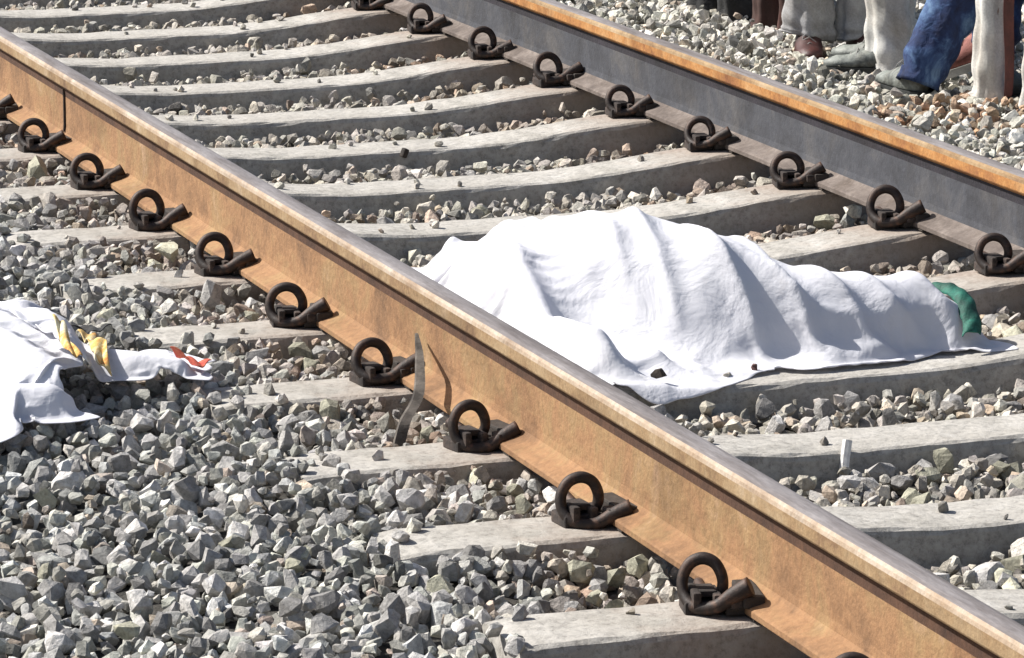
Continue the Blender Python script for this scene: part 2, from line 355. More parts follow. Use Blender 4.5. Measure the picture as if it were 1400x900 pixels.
# ------------------------------------------------------------------ ballast stones
def stone_protos(n):
    out = []
    for k in range(n):
        r = np.random.default_rng(100+k); bm = bmesh.new()
        p = r.normal(size=(18, 3)); p /= np.linalg.norm(p, axis=1)[:, None]; p *= r.uniform(0.80, 1.0, (18, 1)); p = np.clip(p, -r.uniform(0.62, 0.9, 3), r.uniform(0.62, 0.9, 3))*1.12
        p *= np.array([1.0, r.uniform(0.66, 0.95), r.uniform(0.5, 0.8)])
        for c in p: bm.verts.new(c)
        res = bmesh.ops.convex_hull(bm, input=bm.verts)
        bmesh.ops.delete(bm, geom=[v for v in bm.verts if not v.link_faces], context='VERTS')
        bmesh.ops.recalc_face_normals(bm, faces=bm.faces); bmesh.ops.triangulate(bm, faces=bm.faces)
        bm.verts.ensure_lookup_table(); bm.verts.index_update()
        out.append((np.array([v.co[:] for v in bm.verts]), np.array([[v.index for v in f.verts] for f in bm.faces]))); bm.free()
    return out
PR = stone_protos(16)
def randrot(n):
    q = rng.normal(size=(n, 4)); q /= np.linalg.norm(q, axis=1)[:, None]; w, x, y, z = q.T
    return np.stack([1-2*(y*y+z*z), 2*(x*y-z*w), 2*(x*z+y*w), 2*(x*y+z*w), 1-2*(x*x+z*z), 2*(y*z-x*w), 2*(x*z-y*w), 2*(y*z+x*w), 1-2*(x*x+y*y)], -1).reshape(n, 3, 3)
# positions: inside the area in view and half a metre round it
quad = np.array([(-1.15, 4.6), (4.0, 3.2), (0.3, -6.3), (-3.0, -5.3)])
def inside(x, y):
    ok = np.ones(len(x), bool)
    for k in range(4):
        a = quad[k]; b = quad[(k+1) % 4]; ok &= ((b[0]-a[0])*(y-a[1])-(b[1]-a[1])*(x-a[0])) <= 0
    return ok
S = []
for layer, (sp, dz, keep) in enumerate(((0.034, -0.012, 1.0), (0.036, 0.004, 0.78), (0.065, 0.018, 0.42))):
    gx, gy = np.meshgrid(np.arange(-3.2, 4.2, sp), np.arange(-6.6, 5.0, sp), indexing='ij')
    gx = gx.ravel() + rng.uniform(-.5, .5, gx.size)*sp; gy = gy.ravel() + rng.uniform(-.5, .5, gy.size)*sp
    m = inside(gx, gy) & (rng.random(gx.size) < keep); gx, gy = gx[m], gy[m]
    rr = rng.choice([0.012, 0.020, 0.024, 0.029, 0.035], gx.size, p=[.26, .27, .24, .15, .08])*rng.uniform(.80, 1.0, gx.size)
    gz = bed_z(gx, gy) + dz + rng.normal(0, 0.0085, gx.size)
    S.append(np.stack([gx, gy, gz, rr], -1))
S = np.concatenate(S)
# stones strewn on and against the sleepers and thicker in places between the rails
def clear(S):
    x, y, z, r = S.T
    k = np.round(-(y+0.015)/SP); dy = np.abs(y+0.015+SP*k)
    insl = (np.abs(x) < 1.335) & (k >= -7) & (k <= 10)
    half = 0.10 + 0.03*np.clip((sl_top(x)-z)/0.2, 0, 1)
    hit = insl & (dy < half + r*np.where(x < -G, 0.15, 0.5) - np.where(x < -G, 0.004, 0))
    hitrail = (np.abs(np.abs(x)-G) < 0.073 + r*0.8) & (z + r > 0.0)
    clipx = np.minimum(np.abs(x+G+0.106), np.abs(x-G+0.108)); hitclip = (clipx < 0.075) & (dy < 0.10)
    return ~(hit | hitrail | hitclip)
S = S[clear(S)]
# a few loose stones lying on top of the sleepers
ex = []
for i in SL:
    for _ in range(13):
        x = rng.uniform(-1.28, 1.28); r = rng.uniform(0.007, 0.017)
        if abs(abs(x)-G) < 0.17: continue
        ex.append((x, sl_y(i)+rng.uniform(-0.075, 0.075), float(sl_top(x))+r*0.5, r))
# outer ends: stones spilling over them
for i in SL:
    for _ in range(16 if i < 7 else 6):
        x = -1.34 + rng.gamma(1.0, 0.040); r = rng.uniform(0.013, 0.026)
        if x > -1.0: continue
        ex.append((x, sl_y(i)+rng.uniform(-0.11, 0.11), -0.006+r*0.35, r))
    for _ in range(18 if i < 7 else 6):
        if i > 7: continue
        x = rng.uniform(-1.25, -0.92); r = rng.uniform(0.010, 0.022)
        ex.append((x, sl_y(i)-0.112+rng.uniform(-0.02, 0.025), -0.026+r*0.3, r))
        ex.append((x, sl_y(i)+0.115+rng.uniform(-0.02, 0.02), -0.020+r*0.3, r))
# handful of larger stones the photograph shows
BIG = [(-0.02, -3.36, -0.105, 0.040), (0.40, -3.30, -0.10, 0.030), (0.02, -3.98, -0.10, 0.036), (0.12, -4.0, -0.09, 0.040), (-0.42, -4.52, -0.085, 0.045),
       (-0.30, -4.5, -0.09, 0.036), (0.50, -2.72, -0.03, 0.036), (-1.02, -0.33, 0.0, 0.045), (-1.03, -2.05, 0.0, 0.038), (-0.99, -1.5, -0.01, 0.036),
       (-0.985, -4.47, -0.03, 0.028), (-1.03, -4.42, -0.03, 0.030), (0.62, 0.2, -0.07, 0.038), (0.60, 1.1, -0.07, 0.034), (0.66, -0.95, -0.07, 0.034), (2.0, 0.26, -0.02, 0.045), (2.04, 0.20, -0.02, 0.04)]
ex += BIG
S = np.concatenate([S, np.array(ex)])
def on_left_cloth(x, y): return ((x+1.62)/0.42)**2 + ((y+2.62)/0.62)**2 < 1
hide = (((S[:, 0]+0.2)/0.5)**2 + ((S[:, 1]+2.5)/0.5)**2 < 1)
S = S[~hide]
n = len(S)
R = randrot(n)
# real colour of each stone: grey granite, some pale, some dark; rust dust near the rails; brown patch by the posts
v = np.clip(rng.lognormal(math.log(0.48), 0.30, n), 0.15, 0.80)
col = np.stack([v*rng.uniform(.98, 1.06, n), v, v*rng.uniform(.86, .98, n)], -1)
warm = rng.random(n) < 0.07; col[warm] *= np.array([1.0, 0.86, 0.76]); dk = rng.random(n) < 0.08; col[dk] *= 0.55
d = np.minimum(np.abs(S[:, 0]-0.66), np.abs(S[:, 0]+0.98))
rust = np.clip(1-d/0.26, 0, 1)*rng.uniform(0, 1, n)*0.75
brown = np.array([1.0, 0.70, 0.52]); col = col*(1-rust[:, None]) + (col*brown*0.8)*rust[:, None]
pt = (((S[:, 0]-1.9)/0.45)**2 + ((S[:, 1]+0.15)/0.35)**2 < 1) & (rng.random(n) < 0.55)
col[pt] = col[pt]*np.array([0.80, 0.58, 0.44])
in_m = np.abs(S[:, 0]) < 0.80; col[in_m] *= np.array([0.80, 0.76, 0.72]); left_m = S[:, 0] < -0.9; col[left_m] *= 0.80
out_m = (S[:, 0] > 1.0); col[out_m] *= np.array([1.0, 0.98, 0.94])
# 300 stones that show largest, as parts; the rest as one mass
dist = np.linalg.norm(S[:, :3]-np.array(CAM), axis=1)
P = S[:, :3]-np.array(CAM); zz = P@np.array(fw); uu = 5814*(P@np.array(r2))/zz; vv = 5814*(P@np.array(u2))/zz
vis = (np.abs(uu) < 690) & (np.abs(vv) < 440)
vis &= ~((S[:, 0] > -G) & (S[:, 0] < -0.47)) & (S[:, 2] > bed_z(S[:, 0], S[:, 1]) + 0.002)
size = np.where(vis, S[:, 3]/dist, 0); order = np.argsort(-size); single = np.zeros(n, bool); single[order[:300]] = True
proto = rng.integers(0, len(PR), n)
one = {}
for k in np.nonzero(single)[0]:
    pk = int(proto[k]); lum = float(col[k].mean()); tk = int(np.digitize(lum, [0.22, 0.29, 0.36, 0.43, 0.52])) + (10 if col[k, 0] > col[k, 2]*1.3 else 0); key = (pk, tk)
    if key not in one:
        V, F = PR[pk]; me = mesh_np('stone', V*1.0, F, 3); a = me.attributes.new('tint', 'FLOAT_COLOR', 'POINT')
        a.data.foreach_set('color', np.tile(np.array([lum*1.04, lum, lum*(0.76 if tk > 9 else 0.95), 1.0]), len(V)).astype(np.float32)); me.materials.append(M['stone_single']); one[key] = me
    o = bpy.data.objects.new('stone', one[key]); COL.objects.link(o); o.parent = bed
    o.matrix_local = Matrix.Translation(Vector(S[k, :3])) @ (Matrix(R[k].tolist()).to_4x4() @ Matrix.Scale(float(S[k, 3]), 4))
AV, AF, AC = [], [], []; off = 0
for pk in range(len(PR)):
    ks = np.nonzero((proto == pk) & ~single)[0]; V, F = PR[pk]
    W = np.einsum('nij,vj->nvi', R[ks], V)*S[ks, 3][:, None, None] + S[ks, None, :3]
    AV.append(W.reshape(-1, 3)); AF.append((F[None]+(np.arange(len(ks))*len(V))[:, None, None]+off).reshape(-1, 3)); off += W.shape[0]*W.shape[1]
    AC.append(np.repeat(np.concatenate([col[ks], np.ones((len(ks), 1))], 1), len(V), 0))
me = mesh_np('small_stones', np.concatenate(AV), np.concatenate(AF), 3)
a = me.attributes.new('tint', 'FLOAT_COLOR', 'POINT'); a.data.foreach_set('color', np.concatenate(AC).astype(np.float32).ravel())
tag(link('small_stones', me, M['stone'], bed), kind='stuff')
print('stones', n)

# ------------------------------------------------------------------ cloth draped over a form (position based)
def support(x, y):                                        # what lies under a cloth: sleepers, stones, rail foot
    k = np.round(-(y+0.015)/SP); dy = np.abs(y+0.015+SP*k)
    b = bed_z(x, y) + 0.022
    t = sl_top(x) + 0.004
    w = np.clip((0.14-dy)/0.04, 0, 1); z = np.where(np.abs(x) < 1.3, b*(1-w)+np.maximum(t, b)*w, b)
    fr = np.abs(np.abs(x)-G); z = np.where(fr < 0.078, np.maximum(z, 0.022), z)
    return z
def drape(corners, nu, nv, form, excess, iters=420, seed=3, bow=None, edge_noise=0.02, gravity=0.0011, rel=1.0):
    r = np.random.default_rng(seed); C = np.array(corners, float)
    u, w = np.meshgrid(np.linspace(0, 1, nu), np.linspace(0, 1, nv), indexing='ij')
    def outl(u, w):
        xy = (C[0]*(1-u[..., None])*(1-w[..., None]) + C[1]*u[..., None]*(1-w[..., None]) + C[2]*u[..., None]*w[..., None] + C[3]*(1-u[..., None])*w[..., None])
        return xy
    xy = outl(u, w)
    if bow: xy = xy + bow(u, w)
    ph = r.uniform(0, 6.28, 8); wob = edge_noise*(np.sin(u*17+ph[0])+np.sin(u*31+ph[1])*0.6)
    wob2 = edge_noise*(np.sin(w*15+ph[2])+np.sin(w*27+ph[3])*0.6)
    xy[..., 1] += wob*(np.abs(w-0.5)*2)**3; xy[..., 0] += wob2*(np.abs(u-0.5)*2)**3
    z0 = form(xy[..., 0], xy[..., 1])
    P = np.stack([xy[..., 0], xy[..., 1], z0+0.03 + 0.01*np.sin(xy[..., 0]*23+ph[4])*np.sin(xy[..., 1]*19+ph[5]) + r.normal(0, 0.004, z0.shape)], -1)
    V = np.zeros_like(P)
    Lu = np.linalg.norm((xy[1:]-xy[:-1]), axis=-1)*excess[0]; Lw = np.linalg.norm((xy[:, 1:]-xy[:, :-1]), axis=-1)*excess[1]
    Ld = np.sqrt(Lu[:, :-1]**2 + Lw[:-1]**2)
    def solve(a, b, L, k, only_long=False):
        A = P[a]; B = P[b]; d_ = B-A; l = np.linalg.norm(d_, axis=-1); e = (l-L)
        if only_long: e = np.maximum(e, 0)
        c = d_*((e/np.maximum(l, 1e-6))*0.5*k)[..., None]; P[a] += c; P[b] -= c
    s = slice
    for it in range(iters):
        old = P.copy(); P[...] += V*0.93; P[..., 2] -= gravity
        for _ in range(5):
            for par in (0, 1):
                m = (nu-par)//2
                if m: solve((s(par, par+2*m, 2),), (s(par+1, par+2*m, 2),), Lu[par:par+2*m:2][:m], 1.0)
                m = (nv-par)//2
                if m: solve((s(None), s(par, par+2*m, 2)), (s(None), s(par+1, par+2*m, 2)), Lw[:, par:par+2*m:2][:, :m], 1.0)
            solve((s(0, -1), s(0, -1)), (s(1, None), s(1, None)), Ld, 0.25); solve((s(1, None), s(0, -1)), (s(0, -1), s(1, None)), Ld, 0.25)
            solve((s(0, -2),), (s(2, None),), Lu[:-1]+Lu[1:], 0.10); solve((s(None), s(0, -2)), (s(None), s(2, None)), Lw[:, :-1]+Lw[:, 1:], 0.10)
            H = form(P[..., 0], P[..., 1]); hit = P[..., 2] < H
            P[..., 2] = np.where(hit, H, P[..., 2])
            for c in (0, 1): P[..., c] = np.where(hit, P[..., c]*(1-0.85)+old[..., c]*0.85, P[..., c])
        V = P-old; V[np.linalg.norm(V, axis=-1) > 0.03] *= 0.3
    return P
def cloth_object(name, P, mat, thick=0.003, parent=None, trim=None):
    nu, nv = P.shape[:2]; idx = np.arange(nu*nv).reshape(nu, nv)
    q = np.stack([idx[:-1, :-1], idx[1:, :-1], idx[1:, 1:], idx[:-1, 1:]], -1).reshape(-1, 4)
    me = mesh_np(name, P.reshape(-1, 3), q, 4); o = link(name, me, mat, parent, smooth=True)
    sb = o.modifiers.new('thickness', 'SOLIDIFY'); sb.thickness = thick; sb.offset = 1
    ss = o.modifiers.new('smooth', 'SUBSURF'); ss.levels = 1; ss.render_levels = 1
    return o
def gb(x, y, cx, cy, sx, sy, h, rot=0.0, p=2.0):
    c, s_ = math.cos(rot), math.sin(rot); dx, dy = x-cx, y-cy; a = (dx*c+dy*s_)/sx; b = (-dx*s_+dy*c)/sy
    return h*np.exp(-(a*a+b*b)**(p/2))
def ridge(x, y, pts, base=-0.14, flat=1.5):
    """absolute height of a rounded ridge through (x, y, z, half width) points"""
    out = np.full(np.shape(x), -9.0)
    for (x0, y0, z0, w0), (x1, y1, z1, w1) in zip(pts, pts[1:]):
        dx, dy = x1-x0, y1-y0; t = np.clip(((x-x0)*dx+(y-y0)*dy)/(dx*dx+dy*dy+1e-9), 0, 1)
        d_ = np.hypot(x-x0-t*dx, y-y0-t*dy); w = w0+(w1-w0)*t; h = z0+(z1-z0)*t
        q_ = np.clip(1-(d_/w)**2, 0, 1)**(1/flat); out = np.maximum(out, base+(h-base)*q_)
    return out
def crease(x, y, x0, y0, x1, y1, amp, w):
    dx, dy = x1-x0, y1-y0; t = np.clip(((x-x0)*dx+(y-y0)*dy)/(dx*dx+dy*dy), 0, 1)
    d_ = np.hypot(x-x0-t*dx, y-y0-t*dy); return amp*np.exp(-(d_/w)**2)*np.sin(np.pi*np.clip(t*0.9+0.05, 0, 1))**0.6
MASS = [(-0.36, -1.80, 0.030, 0.12), (-0.35, -2.08, 0.08, 0.17), (-0.29, -2.38, 0.17, 0.19), (-0.22, -2.60, 0.222, 0.22), (-0.11, -2.74, 0.195, 0.22),
        (0.04, -2.82, 0.130, 0.20), (0.18, -2.86, 0.110, 0.17), (0.30, -2.88, 0.100, 0.13), (0.36, -2.95, 0.055, 0.09)]
FOLDS = [(-0.37, -2.06, -0.43, -2.74, 0.046, 0.017), (-0.33, -2.22, -0.385, -2.92, 0.046, 0.015), (-0.285, -2.34, -0.325, -3.02, 0.043, 0.014), (-0.235, -2.52, -0.245, -3.05, 0.035, 0.015),
         (-0.27, -2.70, -0.34, -2.93, 0.030, 0.009), (-0.16, -2.70, -0.06, -3.05, 0.046, 0.017), (-0.08, -2.80, 0.06, -3.02, 0.041, 0.017), (-0.26, -3.00, -0.05, -3.05, 0.027, 0.014),
         (0.06, -2.84, 0.16, -3.01, 0.035, 0.017), (0.16, -2.86, 0.25, -3.01, 0.027, 0.014), (0.27, -2.86, 0.36, -3.0, 0.027, 0.014), (-0.42, -1.95, -0.52, -2.35, 0.022, 0.017),
         (-0.36, -1.78, -0.48, -1.95, 0.027, 0.017), (-0.46, -2.35, -0.53, -2.75, 0.027, 0.017),
         (-0.30, -2.10, -0.36, -2.30, 0.03, 0.014), (-0.40, -2.85, -0.25, -3.08, 0.035, 0.015), (-0.44, -2.95, -0.36, -3.12, 0.03, 0.013), (-0.18, -2.98, -0.02, -3.08, 0.03, 0.013),
         (0.0, -2.93, 0.14, -2.98, 0.025, 0.012), (0.10, -3.02, 0.30, -3.0, 0.022, 0.012), (0.20, -2.95, 0.38, -3.02, 0.025, 0.012), (-0.05, -2.68, 0.0, -2.95, 0.025, 0.013)]
def form_main(x, y):
    z = np.maximum(support(x, y), ridge(x, y, MASS))
    z = np.maximum(z, ridge(x, y, [(-0.54, -2.62, 0.00, 0.05), (-0.490, -2.82, 0.065, 0.055), (-0.455, -3.03, 0.070, 0.055), (-0.40, -3.14, 0.0, 0.05)]))
    z = np.maximum(z, ridge(x, y, [(-0.06, -3.05, 0.00, 0.05), (0.06, -3.03, 0.03, 0.05), (0.18, -3.02, 0.015, 0.05)]))
    z = np.maximum(z, ridge(x, y, [(-0.38, -1.74, 0.045, 0.05), (-0.33, -1.72, 0.045, 0.05)]))
    z = np.maximum(z, ridge(x, y, [(-0.36, -2.00, 0.07, 0.07), (-0.41, -2.25, 0.145, 0.065), (-0.465, -2.52, 0.150, 0.065), (-0.50, -2.78, 0.06, 0.07)], flat=1.2))
    for f in FOLDS: z = z + crease(x, y, *f)
    return z
P1 = drape([(-0.76, -1.62), (0.30, -2.20), (0.50, -3.06), (-0.74, -3.12)], 124, 130, form_main, (1.11, 1.10), iters=280, seed=5, edge_noise=0.02, bow=lambda u, w: np.stack([0*u, -0.07*np.exp(-((u-0.30)/0.06)**2)*w**6], -1))
P1[..., 2] = P1[..., 2] + (np.minimum(P1[..., 2], support(P1[..., 0], P1[..., 1])+0.008)-P1[..., 2])*np.clip((np.linspace(0, 1, P1.shape[1])-0.90)/0.07, 0, 1)[None]
for _ in range(0): P1[1:-1, 1:-1] = P1[1:-1, 1:-1]*0.5 + 0.125*(P1[:-2, 1:-1]+P1[2:, 1:-1]+P1[1:-1, :-2]+P1[1:-1, 2:])
sheet = cloth_object('white_sheet', P1, M['sheet'])
tag(sheet, 'long rumpled white sheet covering a low mound between the rails', 'sheet')

DL = 0.13
def form_left(x, y0):
    y = y0+DL
    z = np.maximum(support(x, y0)+0.022, ridge(x, y, [(-1.85, -2.20, 0.12, 0.28), (-1.74, -2.55, 0.15, 0.26), (-1.66, -2.85, 0.10, 0.20)], flat=2.2))
    z = np.maximum(z, ridge(x, y, [(-1.60, -2.36, 0.11, 0.10), (-1.56, -2.60, 0.12, 0.09), (-1.58, -2.86, 0.085, 0.09)], flat=2.0))
    z = np.maximum(z, ridge(x, y, [(-1.72, -3.0, 0.08, 0.10), (-1.66, -3.02, 0.08, 0.09)]))
    z = np.maximum(z, ridge(x+0.07, y+0.15, [(-1.42, -2.34, 0.03, 0.07), (-1.47, -2.48, 0.075, 0.10), (-1.50, -2.62, 0.06, 0.10)]))
    z = np.maximum(z, ridge(x+0.07, y+0.15, [(-1.44, -2.56, 0.065, 0.10), (-1.36, -2.63, 0.065, 0.08), (-1.28, -2.68, 0.055, 0.06)]))
    for f in ((-1.75, -2.5, -1.55, -2.8, 0.02, 0.025), (-1.72, -2.65, -1.62, -2.95, 0.02, 0.025), (-1.62, -2.4, -1.5, -2.45, 0.015, 0.02), (-1.42, -2.6, -1.3, -2.7, 0.012, 0.014), (-1.8, -2.4, -1.6, -2.45, 0.02, 0.025)):
        z = z + crease(x, y, *f)
    return z
P2 = drape([(-2.15, -1.85-DL), (-1.46, -1.98-DL), (-1.60, -3.08-DL), (-2.2, -3.3-DL)], 76, 100, form_left, (1.12, 1.12), iters=220, seed=11, edge_noise=0.025)
o = cloth_object('white_cloth', P2, M['sheet']); tag(o, 'bunched white cloth on the ballast at the left edge', 'cloth')
P3 = drape([(-1.63, -2.51-DL), (-1.27, -2.73-DL), (-1.295, -2.88-DL), (-1.59, -2.81-DL)], 56, 40, form_left, (1.07, 1.10), iters=200, seed=12, edge_noise=0.012)
P3[..., 2] += 0.012
o = cloth_object('white_cloth', P3, M['sheet']); tag(o, 'narrow white cloth with a red tip beside the bunched one', 'cloth')
def ribbon(name, mat, pts, wid, label, cat, lift=0.012, parent=None):
    pts = catmull([(x-0.07, y-0.15-DL, 0) for x, y in pts], 8); n_ = len(pts); A = np.zeros((n_, 7, 3))
    for k, p in enumerate(pts):
        d_ = (pts[min(k+1, n_-1)]-pts[max(k-1, 0)]).normalized(); s_ = Vector((-d_.y, d_.x, 0))
        for j, t in enumerate(np.linspace(-1, 1, 7)):
            q_ = p + s_*wid*(0.9+0.12*math.sin(k*0.35+wid*90))*t
            A[k, j] = (q_.x, q_.y, float(form_left(np.array(q_.x), np.array(q_.y))) + 0.006*math.sin(t*4+k*0.2))
    for _ in range(14):
        z = A[..., 2].copy(); z[1:-1] = np.maximum(z[1:-1]*0.4, 0)*0 + 0.5*A[1:-1, :, 2] + 0.25*(A[:-2, :, 2]+A[2:, :, 2]); A[..., 2] = z
        z = A[..., 2].copy(); z[:, 1:-1] = 0.5*A[:, 1:-1, 2] + 0.25*(A[:, :-2, 2]+A[:, 2:, 2]); A[..., 2] = z
    A[..., 2] += lift + 0.005*np.sin(np.arange(n_)[:, None]*0.5 + np.arange(7)[None]*1.3)
    o = cloth_object(name, A, mat, parent=parent)
    if label: tag(o, label, cat)
    return o
ribbon('yellow_scarf', M['yellow'], [(-1.385, -2.34), (-1.40, -2.44), (-1.415, -2.54), (-1.425, -2.62), (-1.44, -2.70)], 0.019, 'yellow and orange scarf strip lying over the join of the two white cloths', 'scarf', 0.035)
ribbon('orange_scarf', M['yellow'], [(-1.500, -2.58), (-1.51, -2.68), (-1.505, -2.76)], 0.012, 'short orange strip on the right edge of the bunched white cloth', 'scarf', 0.035)
ribbon('red_cloth', M['red'], [(-1.275, -2.64), (-1.25, -2.67), (-1.23, -2.70)], 0.022, 'small red and orange cloth end at the tip of the narrow white cloth', 'cloth', 0.03)
ribbon('cloth_scrap', M['darkcloth'], [(-1.39, -2.28), (-1.365, -2.31), (-1.35, -2.34)], 0.026, 'small dark cloth scrap above the yellow strip', 'scrap', 0.04)

# green fabric at the right end of the sheet
rows = []
for k in range(22):
    t = k/21; row = []
    cx = 0.332+0.054*math.sin(t*2.4); cy = -2.82-0.21*t; zc = -0.02+0.085*math.sin(math.pi*(0.25+0.72*t))
    for q_ in np.linspace(-1, 1, 9):
        a = q_*1.35; row.append((cx+0.020*math.sin(a)+0.002*math.sin(k*1.1), cy, zc+0.018*math.cos(a)+0.003*math.sin(k*1.7+q_*4)))
    rows.append(row)
o = cloth_object('green_fabric', np.array(rows), M['green'], 0.004); tag(o, 'green fabric showing from under the right end of the white sheet', 'fabric')

# dark stones lying on the sheet
def single_stone(x, y, z, r, name, label, c, pk):
    V, F = PR[pk]; me = mesh_np(name, V*r, F, 3); a = me.attributes.new('tint', 'FLOAT_COLOR', 'POINT')
    a.data.foreach_set('color', np.tile(np.array([*c, 1.0]), len(V)).astype(np.float32)); me.materials.append(M['stone'])
    o = link(name, me, loc=(x, y, z)); o.rotation_euler = (0.3, 0.2, pk); tag(o, label, 'stone'); return o
def top_of(P, x, y):
    d_ = (P[..., 0]-x)**2+(P[..., 1]-y)**2; return float(P[..., 2].ravel()[np.argsort(d_.ravel())[:6]].max())
single_stone(-0.36, -3.07, top_of(P1, -0.36, -3.07)+0.010, 0.021, 'dark_stone', 'dark brown stone resting on the front fold of the white sheet', (0.06, 0.045, 0.035), 3)
single_stone(-0.13, -3.03, top_of(P1, -0.13, -3.03)+0.006, 0.012, 'reddish_stone', 'small reddish stone near the front hem of the white sheet', (0.14, 0.07, 0.06), 5)

# ------------------------------------------------------------------ upright grey strip leaning on the near rail
pts = catmull([(-1.063, -3.500, -0.02), (-1.035, -3.460, 0.022), (-0.98, -3.375, 0.052), (-0.92, -3.20, 0.085), (-0.880, -3.06, 0.102)], 8)
bm = bmesh.new(); rows = []
for k, p in enumerate(pts):
    t = k/(len(pts)-1); w_ = 0.012*(1-0.75*t**3); th = 0.006
    rows.append([bm.verts.new(p+Vector(c)) for c in ((-w_, -th, 0), (w_, -th*0.3, 0), (w_, th, 0), (-w_, th*0.6, 0))])
for a, b in zip(rows, rows[1:]):
    for k in range(4): bm.faces.new((a[k], a[(k+1) % 4], b[(k+1) % 4], b[k]))
bm.faces.new(rows[0]); bm.faces.new(rows[-1])
tag(link('bent_strip', bm_mesh('bent_strip', bm), M['dead_wood']), 'bent grey strip standing up against the near rail beside a clip', 'strip')
bm = bmesh.new(); tube_bm(bm, catmull([(-0.235, -3.735, -0.125), (-0.228, -3.715, -0.08), (-0.215, -3.70, -0.03)], 6), 0.010, 8)
tag(link('pale_stick', bm_mesh('pale_stick', bm), M['post_white']), 'short pale stick upright in the stones in front of the sheet', 'stick')
bm = bmesh.new(); box_bm(bm, (-0.009, -0.008, -0.013), (0.009, 0.008, 0.013), 0.004)
o = link('dark_chip', bm_mesh('dark_chip', bm), M['liner'], loc=(0.045, -0.125, -0.052)); o.rotation_euler = (0.2, 0.3, 0.4); tag(o, 'small dark chip against the front of a sleeper behind the sheet', 'chip')

# ------------------------------------------------------------------ bystanders beyond the far rail (only shins and feet are in the picture)
def skin_obj(name, verts, edges, radii, mat, parent, root=0, sub=2):
    me = bpy.data.meshes.new(name); me.from_pydata([Vector(v) for v in verts], edges, []); o = link(name, me, mat, parent)
    sk = o.modifiers.new('skin', 'SKIN'); sk.use_smooth_shade = True
    sv = me.skin_vertices[0].data
    for k, r_ in enumerate(radii): sv[k].radius = (r_ if hasattr(r_, '__len__') else (r_, r_)); sv[k].use_root = (k == root)
    sb = o.modifiers.new('sub', 'SUBSURF'); sb.levels = sub; sb.render_levels = sub
    return o
def trouser_mesh(name, legs, seed, rings=0.003, folds=0.0, hem_tilt=0.0):
    """open-cuffed trouser legs; legs = [(path, radii), ...] in local metres"""
    bm = bmesh.new(); r = random.Random(seed)
    for path, radii in legs:
        pts = catmull(path, 9); m = len(pts); N_ = 36; rows = []; ph = [r.uniform(0, 6.28) for _ in range(6)]
        for k, p in enumerate(pts):
            d_ = (pts[min(k+1, m-1)]-pts[max(k-1, 0)]).normalized(); sx = Vector((0, 1, 0)); sx = (sx-d_*sx.dot(d_)).normalized(); sy = d_.cross(sx)
            t = k/(m-1)*(len(radii)-1); i0 = min(int(t), len(radii)-2); rr = radii[i0]+(radii[i0+1]-radii[i0])*(t-i0); row = []
            for q_ in range(N_):
                an = 2*math.pi*q_/N_; g = (k/m)
                wr = rings*math.sin(k*1.15+ph[0]+1.6*math.sin(an+ph[1])) + rings*0.9*math.sin(k*0.7+an*2+ph[2]) + 0.002*math.sin(an*5+k*0.3+ph[3])
                fo = folds*g*(math.sin(an*5+ph[4]+0.4*math.sin(k*0.2))+0.6*math.sin(an*9+ph[5]))
                tilt = hem_tilt*math.cos(an+ph[1])*max(0, g-0.85)/0.15
                row.append(bm.verts.new(p + (sx*math.cos(an)*0.94+sy*math.sin(an)*1.04)*(rr+wr*(0.5+1.1*g*g)+fo) + Vector((0, 0, tilt))))
            rows.append(row)
        rows.append([bm.verts.new(v_.co + (pts[-1]-v_.co)*0.08 + Vector((0, 0, 0.004))) for v_ in rows[-1]])
        rows.append([bm.verts.new(v_.co + (pts[-4]-pts[-1])*0.9) for v_ in rows[-1]])
        for a_, b_ in zip(rows, rows[1:]):
            for q_ in range(N_): bm.faces.new((a_[q_], a_[(q_+1) % N_], b_[(q_+1) % N_], b_[q_]))
        bm.faces.new(rows[0])
    me = bm_mesh(name, bm); me.shade_smooth(); return me
